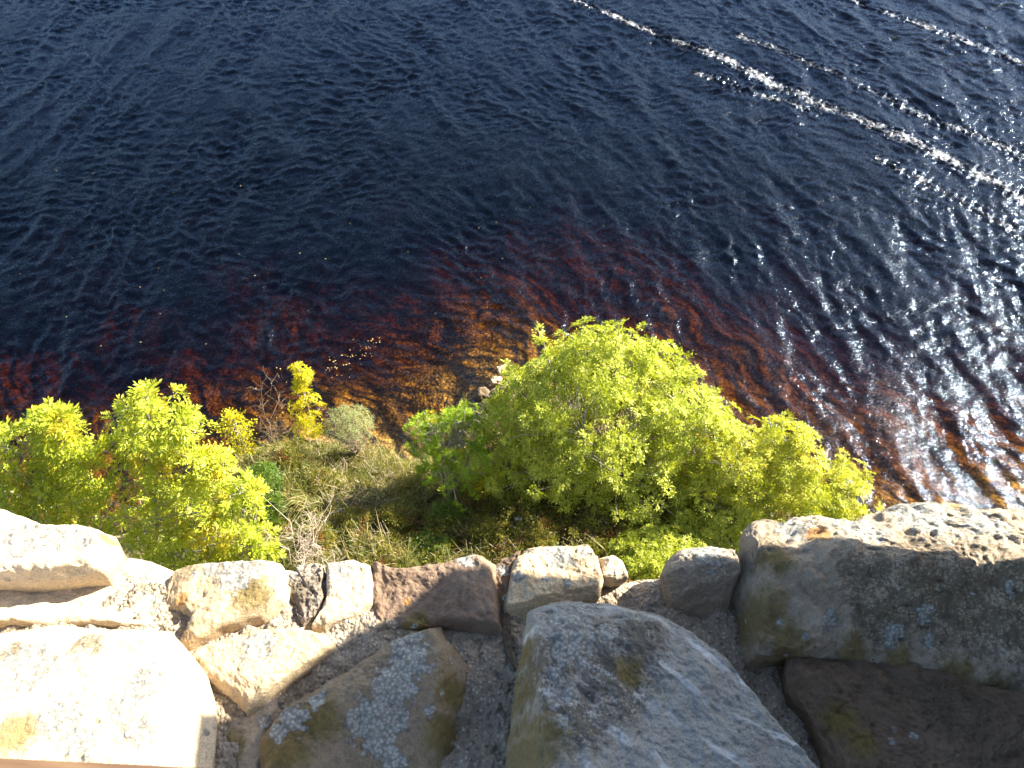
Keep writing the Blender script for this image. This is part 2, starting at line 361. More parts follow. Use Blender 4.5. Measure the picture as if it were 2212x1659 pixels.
H0 = H.copy(); H = np.zeros_like(X)
band(30, .2, .45, R(40), .9, .9, 1.2, X + .3 * wa, Y + .3 * wb)
H = H0 + H * Wm
nx, ny = len(wx), len(wy)
V = np.stack([X, Y, H], -1).reshape(-1, 3); F = gridfaces(nx, ny)
def idx(i, j): return i * ny + j
bd = [idx(i, 0) for i in range(nx)] + [idx(nx - 1, j) for j in range(1, ny)] + [idx(i, ny - 1) for i in range(nx - 2, -1, -1)] + [idx(0, j) for j in range(ny - 2, 0, -1)]
low = V[bd].copy(); low[:, 2] = -14; n0 = len(V); nb = len(bd)
side = np.array([[bd[k], n0 + k, n0 + (k + 1) % nb, bd[(k + 1) % nb]] for k in range(nb)])
V = np.vstack([V, low, [[0, 30, -14]]]); bot = np.array([[n0 + k, n0 + nb, n0 + nb, n0 + (k + 1) % nb] for k in range(nb)])
me_f = [tuple(r) for r in side] + [(n0 + k, n0 + nb, n0 + (k + 1) % nb) for k in range(nb)]
# tri-ify the closing faces so that one array type is enough
tri = np.vstack([F[:, [0, 1, 2]], F[:, [0, 2, 3]], side[:, [0, 1, 2]], side[:, [0, 2, 3]], bot[:, [0, 1, 3]]])
tag(mk('water', V, tri, M['water'], attrs={'wake': np.concatenate([Wm.ravel(), np.zeros(nb + 1)])}), kind='structure')

# ------------------------------------------------------------------ castle wall: mortar bed, stones
Z0 = 18.45
edge_px = [(-900, 1180), (-100, 1180), (120, 1190), (250, 1205), (380, 1228), (620, 1225), (820, 1232), (1060, 1228), (1100, 1215), (1290, 1215), (1350, 1238), (1440, 1238), (1500, 1200), (1600, 1190), (1800, 1175), (2212, 1175), (3300, 1170)]
edge = np.array([at_z(a, b, Z0)[:2] for a, b in edge_px])
wall = empty('castle_wall', (0, .2, 2), 'broken top of a rubble stone castle wall, big lichened stones bedded in gritty mortar', 'wall')
def strip(x0, x1, nx_, y0, nyy):
    xs = np.linspace(x0, x1, nx_); ey = np.interp(xs, edge[:, 0], edge[:, 1]); ey = ey + .006 * np.array(vnoise(np.stack([xs * 25, xs * 0, xs * 0], -1), 3))
    v = np.linspace(0, 1, nyy); return xs[:, None] + 0 * v[None], y0 + (ey[:, None] - y0) * v[None], v
GX, GY, v = strip(-1.25, 1.35, 520, .15, 170)
Pm = np.stack([GX, GY, 0 * GX], -1).reshape(-1, 3)
GZ = Z0 + .022 * fbm(Pm, 5, 4, 61).reshape(GX.shape) + .0065 * fbm(Pm, 45, 4, 71, .65).reshape(GX.shape)
ey = GY[:, -1:]; dd = ey - GY; GZ += .04 / (1 + np.exp((GX + .17) * 18)); GZ -= .05 * np.exp(-dd / .02)
GZ[:, -1] = Z0 - .25
part('mortar', np.stack([GX, GY, GZ], -1).reshape(-1, 3), gridfaces(*GX.shape), M['mortar'], wall)
# core of the wall down to the ground, coarser wings to both sides
xs = np.linspace(-9, 5, 300); ey = np.interp(xs, edge[:, 0], edge[:, 1]) - .02
prof = [(-1.6, 1.5), (-1.6, Z0 - .06), (.2, Z0 - .06)]
rows = [np.stack([xs, 0 * xs - 1.6, 0 * xs + 1.5], -1), np.stack([xs, 0 * xs - 1.6, 0 * xs + Z0 - .06], -1)]
for k in range(1, 25):
    yy = -1.6 + (ey + 1.6) * k / 24; q = np.stack([xs, yy, 0 * xs + Z0 - .07], -1); q[:, 2] += .02 * fbm(q, 3, 3, 5); rows.append(q)
for k in range(1, 90):
    zz = Z0 - .07 - (Z0 - 1.5) * k / 89; q = np.stack([xs, ey, 0 * xs + zz], -1); q[:, 1] += .035 * fbm(q, 3, 4, 8) - .03; rows.append(q)
G = np.stack(rows, 1); part('masonry_core', G.reshape(-1, 3), gridfaces(*G.shape[:2]), M['masonry'], wall)

def smooth_closed(pts, n=260):
    P = np.array(pts, float); d = np.r_[0, np.cumsum(np.hypot(*(np.roll(P, -1, 0) - P).T))]; L = d[-1]
    Q = np.vstack([P, P[:1]]); s = np.linspace(0, L, n, endpoint=False)
    x = np.interp(s, d, Q[:, 0]); y = np.interp(s, d, Q[:, 1])
    for _ in range(3 if len(pts) < 40 else 5):
        x = (np.roll(x, 1) + 2 * x + np.roll(x, -1)) / 4; y = (np.roll(y, 1) + 2 * y + np.roll(y, -1)) / 4
    return np.stack([x, y], -1)
def stone(outline, rim, facets, mat, label=None, ctr=None, seed=0, rr=.02, rough=1., name='stone', lichen=(), moss=(), dark=(), orange=(), spots=.0, root=None, z0=Z0, NA=300, NR=90, depth=.16, grow=1.065):
    """outline in picture units at height rim; facets: planes through three (px,py,h) points; the lowest plane wins (convex, chiselled top)"""
    O = smooth_closed(outline, NA); W = np.array([at_z(a, b, z0 + rim) for a, b in O])[:, :2]
    c = W.mean(0) if ctr is None else at_z(*ctr, z0 + rim)[:2]
    s = 1 - (1 - np.linspace(0, 1, NR)) ** 1.6          # denser near the rim
    XY = c + (W - c)[:, None] * s[None, :, None]
    W = c + (W - c) * grow; rad = np.linalg.norm(W - c, axis=1)[:, None]; din = rad * (1 - s[None])
    pl = []
    for f in facets:
        A = [at_z(px, py, z0 + h) for px, py, h in f]; n = np.cross(A[1] - A[0], A[2] - A[0])
        pl.append(A[0][2] - ((XY - A[0][:2]) @ n[:2]) / n[2])
    k = .003; pl = np.array(pl); zt = -k * np.log(np.exp(-(pl - pl.min(0)) / k).sum(0)) + pl.min(0)
    q = np.clip(din / rr, 0, 1); zt = zt - rr * .9 * (1 - np.sqrt(np.clip(1 - (1 - q) ** 2, 0, 1)))
    top = np.concatenate([XY, zt[..., None]], -1)
    rows = [top]
    for j, (ins, dz) in enumerate([(0.0, .012), (.002, .03), (.006, .05), (.012, .08), (.02, depth)]):
        u = (W - c) / rad; e = np.concatenate([W - u * ins, zt[:, -1:] - dz], -1)[:, None]; rows.append(e)
    Vv = np.concatenate(rows, 1); nr = Vv.shape[1]; Pp = Vv.reshape(-1, 3)
    d = np.stack([.55 * fbm(Pp, 9, 5, seed + 1, .5), .55 * fbm(Pp, 9, 5, seed + 7, .5), fbm(Pp, 9, 5, seed + 13, .5)], -1)
    ri = 1 - np.abs(fbm(Pp, 16, 3, seed + 17))
    d2 = fbm(Pp, 60, 3, seed + 19, .6)
    pit = -np.clip(fbm(Pp, 38, 2, seed + 23) - .45, 0, 1)
    Pn = Pp + d * .012 * rough; st_ = fbm(Pp, 13, 2, seed + 29); st_ = np.floor(st_ * 3.0) + np.clip((st_ * 3.0 % 1) * 3.5, 0, 1); Pn[:, 2] += (.0035 * d2 + .004 * (ri - .6) + .008 * pit + .0012 * st_) * rough
    PX = Pn
    def blob(lst):
        r = np.zeros(len(PX))
        for (bx, by, br) in lst:
            b = at_z(bx, by, z0 + rim); rel = PX - b; rw = br / FP * (CAMZ - z0 - rim) * 1.1
            r = np.maximum(r, np.clip(1.15 - .65 * np.hypot(rel[:, 0], rel[:, 1]) / rw, 0, 1))
        return r
    at = dict(lichen=blob(lichen), moss=blob(moss), dark=blob(dark), orange=blob(orange), spots=np.full(len(PX), float(spots)))
    o = part(name, PX, gridfaces(NA, nr, wrap=True)[:, ::-1], M[mat], root or wall, attrs=at)
    if label: o['label'] = label
    return o
F_ = lambda *a: a
# far left top slab
stone([(-260, 1120), (0, 1098), (60, 1118), (105, 1136), (195, 1140), (232, 1152), (238, 1180), (205, 1225), (120, 1242), (0, 1250), (-260, 1255)], .13,
      [F_((0, 1100, .15), (200, 1150, .15), (0, 1245, .17))], 'buff', 'sunlit slab with a dark crack beneath, at the wall edge far left', seed=1, rough=.7, spots=.5, rr=.028, orange=[(235, 1165, 14)], lichen=[(60, 1180, 50), (180, 1165, 50)])
stone([(-260, 1262), (0, 1262), (180, 1250), (225, 1190), (300, 1192), (368, 1222), (345, 1262), (330, 1300), (325, 1352), (200, 1350), (-260, 1362)], .05,
      [F_((0, 1270, .06), (300, 1200, .05), (200, 1350, .07)), F_((0, 1250, .075), (200, 1340, .065), (345, 1300, .04))], 'buff', 'broad sunbleached stone under the far left slab', seed=2, rough=.6, spots=.3, lichen=[(280, 1240, 50)], ctr=(170, 1300))
stone([(372, 1222), (400, 1212), (520, 1210), (600, 1216), (618, 1245), (612, 1300), (565, 1335), (480, 1358), (400, 1396), (372, 1385), (415, 1330), (380, 1305), (335, 1300), (340, 1260)], .06,
      [F_((400, 1215, .06), (600, 1220, .08), (500, 1350, .075)), F_((420, 1240, .08), (440, 1320, .08), (340, 1290, .03))], 'ochre', 'blocky buff stone with an orange patch and white lichen', seed=3, rough=.6, ctr=(480, 1285), spots=.8, orange=[(392, 1290, 14)], lichen=[(392, 1340, 26), (520, 1240, 55), (455, 1225, 25)], dark=[(400, 1235, 24), (560, 1300, 30)], moss=[(545, 1290, 40)])
stone([(618, 1250), (640, 1222), (696, 1218), (702, 1288), (680, 1330), (655, 1345), (628, 1310), (612, 1278)], .055,
      [F_((620, 1240, .05), (700, 1225, .07), (660, 1340, .06))], 'darkr', 'small rough dark stone between two pale blocks', seed=4, rough=1.7, lichen=[(636, 1236, 12)], dark=[(660, 1270, 40)])
stone([(702, 1218), (760, 1212), (800, 1222), (806, 1260), (800, 1300), (770, 1325), (700, 1352), (668, 1346), (690, 1320), (704, 1285)], .06,
      [F_((702, 1220, .07), (800, 1222, .07), (690, 1340, .06))], 'buff', 'bleached pale stone left of the red stone', seed=5, rough=.6, spots=.6, lichen=[(735, 1235, 26)])
stone([(806, 1218), (880, 1226), (980, 1222), (1040, 1212), (1062, 1222), (1068, 1290), (1078, 1352), (1000, 1348), (940, 1350), (870, 1364), (830, 1352), (806, 1318), (800, 1270)], .055,
      [F_((806, 1220, .06), (1060, 1220, .085), (870, 1360, .045))], 'red', 'long red sandstone block with a sunlit outer edge', seed=6, spots=.75, lichen=[(1010, 1220, 22)], moss=[(900, 1355, 30)], orange=[(880, 1300, 8)])
stone([(1064, 1215), (1080, 1200), (1128, 1186), (1118, 1215), (1098, 1265), (1096, 1330), (1105, 1385), (1118, 1440), (1096, 1405), (1078, 1350), (1068, 1290)], .05,
      [F_((1064, 1215, .05), (1128, 1190, .07), (1090, 1400, .03))], 'brown', 'narrow dark wedge stone with moss beside the sunlit block', seed=7, spots=.9, lichen=[(1085, 1230, 16), (1090, 1290, 8)], moss=[(1074, 1290, 14)], ctr=(1092, 1290), rr=.015)
stone([(1110, 1215), (1132, 1186), (1200, 1178), (1275, 1180), (1290, 1200), (1300, 1250), (1290, 1285), (1180, 1315), (1160, 1336), (1092, 1334), (1092, 1280)], .04,
      [F_((1130, 1190, .055), (1280, 1185, .055), (1170, 1300, .08)), F_((1095, 1300, .075), (1290, 1262, .075), (1100, 1336, .03))], 'ochre', 'sunlit ochre block standing proud at the wall edge', seed=8, spots=.9, lichen=[(1205, 1205, 42), (1265, 1200, 22), (1120, 1260, 14), (1175, 1262, 8), (1225, 1270, 12)])
stone([(1296, 1205), (1320, 1200), (1345, 1210), (1356, 1240), (1330, 1252), (1298, 1246)], .05,
      [F_((1296, 1205, .06), (1350, 1212, .06), (1300, 1245, .07))], 'buff', 'small pale chip stone right of the ochre block', seed=9, spots=.3, rr=.02, NA=140, NR=40)
# big grey banded boulder
stone([(1148, 1318), (1190, 1296), (1240, 1286), (1330, 1288), (1430, 1322), (1510, 1366), (1590, 1425), (1640, 1485), (1700, 1560), (1760, 1625), (1850, 1730), (1400, 1900), (1060, 1900), (1085, 1659), (1100, 1590), (1112, 1480), (1128, 1400), (1136, 1350)], .17,
      [F_((1160, 1340, .24), (1500, 1400, .17), (1200, 1659, .27)), F_((1160, 1340, .245), (1180, 1620, .27), (1095, 1600, .12)), F_((1150, 1345, .22), (1420, 1345, .19), (1250, 1290, .15))],
      'greyb', 'big grey boulder with pale veins, white lichen and mossy left flank', seed=10, ctr=(1380, 1560), grow=1.0, rr=.025, NA=520, NR=170, spots=.35,
      lichen=[(1260, 1320, 40), (1205, 1360, 30), (1245, 1400, 50), (1215, 1440, 34), (1300, 1395, 28), (1190, 1490, 18), (1235, 1520, 18), (1195, 1550, 16), (1320, 1380, 16), (1210, 1590, 14), (1275, 1570, 10)],
      dark=[(1330, 1440, 85), (1320, 1530, 60), (1240, 1590, 60), (1170, 1470, 60), (1380, 1380, 50)], moss=[(1110, 1500, 40), (1105, 1600, 50), (1125, 1420, 26), (1150, 1640, 60), (1350, 1470, 30)])
# ridged stone with lichen
stone([(598, 1545), (640, 1516), (715, 1468), (800, 1415), (870, 1370), (938, 1350), (952, 1392), (1004, 1440), (1002, 1480), (985, 1530), (962, 1600), (930, 1680), (900, 1760), (560, 1800), (570, 1650), (578, 1590)], .065,
      [F_((640, 1545, .10), (870, 1440, .10), (700, 1470, .082)), F_((640, 1545, .10), (880, 1440, .10), (720, 1659, .065)), F_((950, 1440, .09), (930, 1600, .075), (1004, 1480, .02))],
      'purple', 'ridged mauve stone with a crust of white lichen', seed=11, NA=460, NR=150, spots=.8, rr=.025, ctr=(770, 1560),
      lichen=[(880, 1400, 45), (900, 1440, 40), (860, 1475, 45), (840, 1520, 40), (880, 1500, 28), (790, 1560, 40), (815, 1600, 34), (845, 1640, 26), (640, 1560, 30), (690, 1520, 20), (610, 1590, 20), (930, 1540, 12), (860, 1560, 32)], moss=[(980, 1490, 30), (955, 1580, 34), (620, 1620, 50), (690, 1560, 40)])
# white block lower left
stone([(-300, 1366), (0, 1362), (120, 1350), (250, 1356), (335, 1362), (372, 1398), (402, 1445), (414, 1500), (416, 1600), (410, 1720), (380, 1850), (-300, 1850)], .13,
      [F_((0, 1370, .14), (330, 1370, .13), (200, 1650, .18)), F_((340, 1380, .15), (360, 1620, .16), (420, 1500, .10))], 'buff', 'large sunbleached block in the lower left, gritty yellow patch across it', seed=12, rough=.6, NA=460, NR=150, spots=.8, rr=.026,
      lichen=[(150, 1560, 40), (300, 1500, 45), (200, 1610, 30), (60, 1450, 60), (320, 1590, 30)], moss=[(60, 1600, 40)], dark=[(190, 1400, 34), (30, 1410, 20)])
stone([(398, 1432), (420, 1398), (470, 1375), (540, 1356), (640, 1352), (705, 1368), (716, 1395), (672, 1428), (620, 1462), (560, 1512), (525, 1532), (500, 1500), (450, 1465), (410, 1452)], .06,
      [F_((430, 1400, .06), (700, 1375, .07), (540, 1500, .08)), F_((430, 1395, .075), (600, 1520, .07), (480, 1500, .05))], 'ochre', 'rounded pale ochre stone between the white block and the ridged stone', seed=13, rough=.7, spots=.5, lichen=[(560, 1400, 40)], moss=[(428, 1440, 16)])
stone([(468, 1570), (500, 1548), (560, 1525), (606, 1500), (598, 1540), (572, 1590), (560, 1690), (490, 1700), (474, 1620)], .04,
      [F_((470, 1570, .02), (600, 1510, .04), (540, 1640, .04)), F_((500, 1560, .045), (520, 1640, .045), (472, 1610, .0))], 'mottle', 'small stone with a yellow mossy side', seed=14, moss=[(490, 1610, 34)], lichen=[(572, 1560, 14)], spots=.5, rr=.02, NA=200, NR=60)
stone([(1440, 1236), (1452, 1205), (1475, 1182), (1520, 1176), (1588, 1182), (1600, 1230), (1600, 1335), (1545, 1312), (1500, 1300), (1468, 1278)], .09,
      [F_((1460, 1195, .10), (1590, 1190, .10), (1520, 1225, .11)), F_((1450, 1225, .11), (1600, 1218, .11), (1540, 1320, .03))], 'mottle', 'small rounded stone left of the large overhanging boulder', seed=15, spots=.8, lichen=[(1520, 1195, 50)], rr=.03)
# large overhanging boulder
stone([(1592, 1210), (1597, 1150), (1618, 1128), (1650, 1126), (1672, 1138), (1700, 1120), (1780, 1118), (1838, 1132), (1868, 1108), (1930, 1090), (2000, 1086), (2062, 1092), (2110, 1110), (2160, 1106), (2300, 1110), (2560, 1140), (2560, 1640), (2212, 1512), (2100, 1478), (1990, 1442), (1860, 1420), (1740, 1404), (1625, 1410), (1590, 1375), (1577, 1310), (1580, 1250)], .07,
      [F_((1640, 1140, .12), (2212, 1120, .12), (1900, 1215, .175)), F_((1620, 1200, .17), (2212, 1195, .185), (1900, 1420, .06)), F_((1670, 1200, .175), (1680, 1340, .14), (1585, 1300, .03))],
      'mottle', 'large overhanging boulder at right, sunlit rim and dark face speckled with lichen', seed=16, NA=620, NR=190, rr=.03, spots=.6, ctr=(2060, 1290), grow=1.0, rough=1.35,
      lichen=[(1781, 1353, 20), (1925, 1379, 22), (1976, 1343, 20), (2001, 1388, 14), (2140, 1310, 15), (2185, 1250, 16), (1700, 1160, 40), (1980, 1130, 80), (2100, 1160, 60), (1840, 1170, 60)],
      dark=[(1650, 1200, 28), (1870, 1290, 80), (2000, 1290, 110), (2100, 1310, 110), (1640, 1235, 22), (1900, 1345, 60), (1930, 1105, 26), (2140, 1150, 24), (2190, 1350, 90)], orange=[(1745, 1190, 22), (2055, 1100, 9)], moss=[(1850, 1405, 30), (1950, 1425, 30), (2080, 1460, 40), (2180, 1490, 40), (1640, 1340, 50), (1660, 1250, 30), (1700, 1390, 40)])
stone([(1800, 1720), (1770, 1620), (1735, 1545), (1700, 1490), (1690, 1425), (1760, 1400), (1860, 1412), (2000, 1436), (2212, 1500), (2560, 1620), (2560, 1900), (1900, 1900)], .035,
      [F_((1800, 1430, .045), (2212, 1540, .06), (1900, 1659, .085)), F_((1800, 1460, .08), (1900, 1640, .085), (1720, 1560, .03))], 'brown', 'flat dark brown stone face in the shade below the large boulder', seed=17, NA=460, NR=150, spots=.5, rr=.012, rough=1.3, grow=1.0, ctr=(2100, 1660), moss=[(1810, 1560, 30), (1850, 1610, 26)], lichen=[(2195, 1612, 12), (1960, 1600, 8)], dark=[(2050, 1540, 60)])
# further stones of the wall head beyond the picture
for k in range(22):
    sgn = -1 if k % 2 else 1; x = sgn * rng.uniform(1.5, 4.5) - .1; yy = rng.uniform(-.9, .55); r0 = rng.uniform(.14, .26)
    if sgn > 0: continue
    n = 24; th = np.arange(n) * 2 * math.pi / n; rr_ = r0 * (1 + .22 * np.sin(2 * th + k) + .1 * np.sin(3 * th + 2 * k)); el = 1.0
    cx = 1106 + FP * x / ((yy) * cp + 1.5 * sp_); 
    def topx(xx, y_, z): dz = CAMZ - z; dp = y_ * cp + dz * sp_; return (1106 + FP * xx / dp, 829.5 - FP * (y_ * sp_ - dz * cp) / dp)
    ol = [topx(x + a * math.cos(t_), yy + a * math.sin(t_) * .7, Z0 + .03) for a, t_ in zip(rr_, th)]
    c3 = [(*topx(x + a, yy + b, Z0 + h), h) for a, b, h in ((.1, 0, .06), (-.1, .05, .055), (0, -.1, .05))]
    stone(ol, .03, [tuple(c3)], ['buff', 'ochre', 'mottle', 'darkr'][k % 4], seed=40 + k, spots=.5, NA=90, NR=30)

# ------------------------------------------------------------------ unseen, added tower to the right, edge shaped to the wanted shade outline
XT = 1.35
shade_px = [(430, 1800, .03), (420, 1570, .03), (500, 1540, .03), (575, 1512, .04), (605, 1480, .05), (655, 1448, .04), (690, 1405, .05), (740, 1388, .02), (792, 1380, .02), (780, 1340, .03), (800, 1300, .05),
            (850, 1262, .07), (960, 1238, .07), (1060, 1226, .09), (1100, 1322, .06), (1200, 1300, .07), (1290, 1262, .07), (1440, 1232, .08), (1590, 1214, .12), (1600, 1300, .06), (1700, 1250, .16), (1830, 1234, .17), (2000, 1220, .175), (2260, 1202, .175)]
prof = []
for a, b, h in shade_px:
    p = at_z(a, b, Z0 + h); t = (XT - p[0]) / sd[0]; q = p + sd * t; prof.append((q[1], q[2]))
prof = sorted(prof, key=lambda q: q[1])        # from the foot upwards
tw = empty('unseen_shade_block', (XT + .5, 0, 2), 'unseen masonry block added right of the boulders, its edge shaped to throw their shade', 'shade_caster')
hq = []  # gap in the added block, meant to let sun onto the ridged stone
for a, b, h in ((650, 1500, .085), (850, 1412, .085)):
    p = at_z(a, b, Z0 + h); hq.append(p + sd * (XT - p[0]) / sd[0])
hz0, hz1 = hq[1][2] - .02, hq[0][2] + .02; hy0 = min(hq[0][1], hq[1][1]) - .03; hy1 = max(hq[0][1], hq[1][1]) + .03
TOPZ = max(q[1] for q in prof) + .04; TY = prof[-1][0]; hy1 = min(hy1, TY - .04)
mean = lambda z: float(np.interp(z, [q[1] for q in prof], [q[0] for q in prof]))
Vt, Ft = [], []
def prism(pl):
    n = len(pl); o = len(Vt); Vt.extend([(XT, a, b) for a, b in pl] + [(XT + .28, a, b) for a, b in pl])
    Ft.extend([tuple(o + k for k in range(n)), tuple(o + k for k in range(2 * n - 1, n - 1, -1))] + [(o + k, o + k + n, o + (k + 1) % n + n, o + (k + 1) % n) for k in range(n)])
lowp = [(q[0], q[1]) for q in prof if q[1] < hz0 - .01]
prism([(-3, 1.2), (lowp[0][0] - .15, 1.2), (lowp[0][0] - .1, Z0)] + lowp + [(mean(hz0), hz0), (-3, hz0)])
prism([(-3, hz0), (hy0, hz0), (hy0, hz1), (-3, hz1)])
prism([(hy1, hz0), (mean(hz0), hz0), (mean((hz0 + hz1) / 2), (hz0 + hz1) / 2), (mean(hz1), hz1), (hy1, hz1)])
prism([(-3, hz1), (mean(hz1), hz1), (TY, TOPZ), (.9, TOPZ + .03), (.2, TOPZ + .25), (-3, TOPZ + .6)])
part('shade_block_mesh', Vt, Ft, M['masonry'], tw, smooth=False)

# ------------------------------------------------------------------ leaves and trees
def template(nleaf=8, pairs=4, L=.22, ll=.07, lw=.022, droop=.5, open_=(35, 80)):
    q = []
    for k in range(nleaf):
        az = 2 * math.pi * (k * .382) + rng.normal(0, .2); el = R(rng.uniform(*open_)); l = L * rng.uniform(.75, 1.15)
        d = np.array([math.cos(az) * math.sin(el), math.sin(az) * math.sin(el), math.cos(el)]); sidev = np.cross(d, [0, 0, 1]); sidev /= np.linalg.norm(sidev) + 1e-9
        def rp(t): return d * l * t + np.array([0, 0, -droop * l * t * t])
        for i in range(pairs * 2 + 1):
            if i == pairs * 2: t = 1.; dr = d + np.array([0, 0, -droop]); 
            else: t = .25 + .7 * (i // 2) / pairs; dr = d * .75 + sidev * (1 if i % 2 else -1) * 1.0 + np.array([0, 0, -.25 * rng.random()])
            dr = dr / np.linalg.norm(dr); nn = np.cross(dr, sidev if i == pairs * 2 else d) + rng.normal(0, .35, 3); wv = np.cross(nn, dr); wv /= np.linalg.norm(wv) + 1e-9
            a = rp(t); lf = ll * rng.uniform(.8, 1.2)
            q.append([a, a + dr * lf * .5 + wv * lw * .5, a + dr * lf, a + dr * lf * .5 - wv * lw * .5])
    return np.array(q)     # (nq,4,3)
def frames(D):
    D = D / (np.linalg.norm(D, axis=1)[:, None] + 1e-9); r = rng.normal(size=D.shape); a = np.cross(D, r); a /= np.linalg.norm(a, axis=1)[:, None] + 1e-9
    return np.stack([a, np.cross(D, a), D], -1)
def leaves(pos, dirs, scale, temps):
    pos = np.asarray(pos); dirs = np.asarray(dirs); scale = np.asarray(scale) * np.ones(len(pos)); out = []
    w_ = rng.integers(0, len(temps), len(pos))
    for k, T in enumerate(temps):
        m = w_ == k
        if not m.any(): continue
        Fm = frames(dirs[m]); q = np.einsum('nij,qvj->nqvi', Fm, T) * scale[m][:, None, None, None] + pos[m][:, None, None]
        out.append(q.reshape(-1, 3))
    V = np.concatenate(out); return V, np.arange(len(V)).reshape(-1, 4)
T_ash = [template(9, 4, .24, .085, .031) for _ in range(6)]
T_fine = [template(10, 3, .12, .045, .017, .3, (10, 85)) for _ in range(5)]
T_big = [template(8, 5, .30, .095, .030, .45) for _ in range(6)]
T_small = [template(14, 1, .10, .03, .018, .1, (5, 90)) for _ in range(5)]

def crown_tree(name, base, blobs, ntuft, temps, mat, label, cat, group=None, scale=(.8, 1.2), inner=.35, shoots=(), nl=26, up=.45, tr=.09, dens=None, bark='bark', hole=0.45, seed=0):
    """blobs: (center, radii, weight). tufts near the blob surfaces and some inside; limbs reach the clumps"""
    root = empty(name, base, label, cat, group); base = np.array(base, float)
    C = np.array([b[0] for b in blobs]); Rr = np.array([b[1] for b in blobs]); wgt = np.array([b[1][0] * b[1][2] for b in blobs]); wgt = wgt / wgt.sum()
    pos = []; dr = []
    while len(pos) < ntuft:
        k = rng.choice(len(blobs), p=wgt); d = rng.normal(size=3); d /= np.linalg.norm(d)
        if d[2] < -.55: continue
        r = (1 - inner * rng.random() ** 1.7) * (1 + .10 * rng.normal())
        p = C[k] + d * Rr[k] * r
        ins = (((p - C) / Rr) ** 2).sum(1); ins[k] = 9
        if (ins < .55).any() and rng.random() < .85: continue
        if p[2] < gz(p[0], p[1]) + .2: continue
        pos.append(p); dr.append(d + np.array([0, 0, up]))
    pos = np.array(pos); dr = np.array(dr)
    if hole > 0:      # natural gaps between clumps
        f = fbm(pos, 1.5, 2, seed + 5); m = f > -hole; pos, dr = pos[m], dr[m]
    # lumpy surface
    pos = pos + dr / np.linalg.norm(dr, axis=1)[:, None] * (.36 * fbm(pos, 1.3, 3, seed))[:, None]
    ctr = C.mean(0); seeds = pos[rng.choice(len(pos), min(nl, len(pos)), replace=False)]
    paths = []
    trunk_top = np.array([ctr[0], ctr[1], max(ctr[2], base[2] + .6)]); TP = bent(base - [0, 0, .3], trunk_top, 8, .03)
    paths.append((TP, np.linspace(tr, tr * .45, 8)))
    own = np.argmin(((pos[:, None] - seeds[None]) ** 2).sum(-1), 1)
    for i, s_ in enumerate(seeds):
        st = TP[rng.integers(2, 8)]; e = s_ + (st - s_) * .15; L = bent(st, e, 6, .05, .08); paths.append((L, np.linspace(tr * .4, tr * .12, 6)))
        idxs = np.where(own == i)[0]
        for q in idxs[:: max(1, len(idxs) // 14)]:
            a = L[rng.integers(2, 6)]; paths.append((bent(a, pos[q], 4, .05, .05), np.linspace(tr * .12, .006, 4)))
    sp2, sd2 = [], []
    for (tip, start, n_) in shoots:        # leading shoots standing out of the crown
        tip = np.array(tip); start = np.array(start); ne = min((q[0][-1] for q in paths[1:1 + len(seeds)]), key=lambda v: np.linalg.norm(v - start)); paths.append((bent(ne, start, 5, .04), [.03] * 5)); L = bent(start, tip, 6, .03); paths.append((L, np.linspace(.025, .008, 6)))
        for t in np.linspace(.25, 1, n_):
            i = t * 5; k0 = min(int(i), 4); p = L[k0] + (L[k0 + 1] - L[k0]) * (i - k0)
            for _ in range(1 if t > .97 else 2): sp2.append(p + rng.normal(0, .09, 3)); sd2.append((tip - start) + rng.normal(0, .6, 3) * np.linalg.norm(tip - start))
    if sp2: pos = np.vstack([pos, sp2]); dr = np.vstack([dr, sd2])
    V, Fq = leaves(pos, dr, rng.uniform(*scale, len(pos)), temps); part('crown', V, Fq, M[mat], root, smooth=False)
    V, Fq = tubes(paths); part('trunk', V, Fq, M[bark], root)
    return root
def B(px, py, y, rx, ry, rz): return (at_y(px, py, y), np.array([rx, ry, rz]))
def sh(px, py, px2, py2, y, y2=None, n=4): return (at_y(px, py, y), at_y(px2, py2, y2 or y), n)
def gb(x, y): return (x, y, gz(x, y))

# big ash
p = at_y(1310, 1100, 11.6)
crown_tree('ash_tree', gb(p[0], 11.4),
   [B(1290, 900, 12.2, 2.2, 2.0, 2.0), B(1420, 860, 12.2, 1.1, 1.2, 1.0), B(1170, 880, 12.2, 1.15, 1.2, 1.2), B(1300, 790, 12.4, 1.2, 1.1, .9), B(1460, 960, 11.8, 1.2, 1.3, 1.3), B(1120, 1010, 11.6, .9, 1.0, 1.1), B(1360, 1060, 10.8, 1.6, 1.3, 1.5), B(1420, 1150, 10.2, 1.2, 1.0, 1.2), B(1210, 980, 11.4, 1.3, 1.2, 1.2), B(1400, 1180, 9.7, 1.0, .7, .8), B(1290, 1110, 10.4, .8, .8, .8), B(1520, 950, 11.3, .85, .9, .9), B(1545, 1040, 10.8, .8, .8, .8)],
   1750, T_ash, 'ash', 'biggest tree at the shore, a dense domed green ash crown in the middle', 'tree', 'trees on the bank', scale=(.75, 1.1), nl=40, seed=1,
   shoots=[sh(1168, 715, 1190, 800, 12.4, n=5), sh(1238, 718, 1245, 790, 12.4), sh(1305, 708, 1305, 790, 12.4, n=5), sh(1340, 708, 1335, 790, 12.4), sh(1412, 722, 1390, 810, 12.4, n=5), sh(1480, 770, 1450, 850, 12.2), sh(1555, 850, 1500, 900, 12), sh(1098, 780, 1130, 850, 12.2), sh(1050, 850, 1110, 900, 12.2)])
p = at_y(1680, 1150, 10)
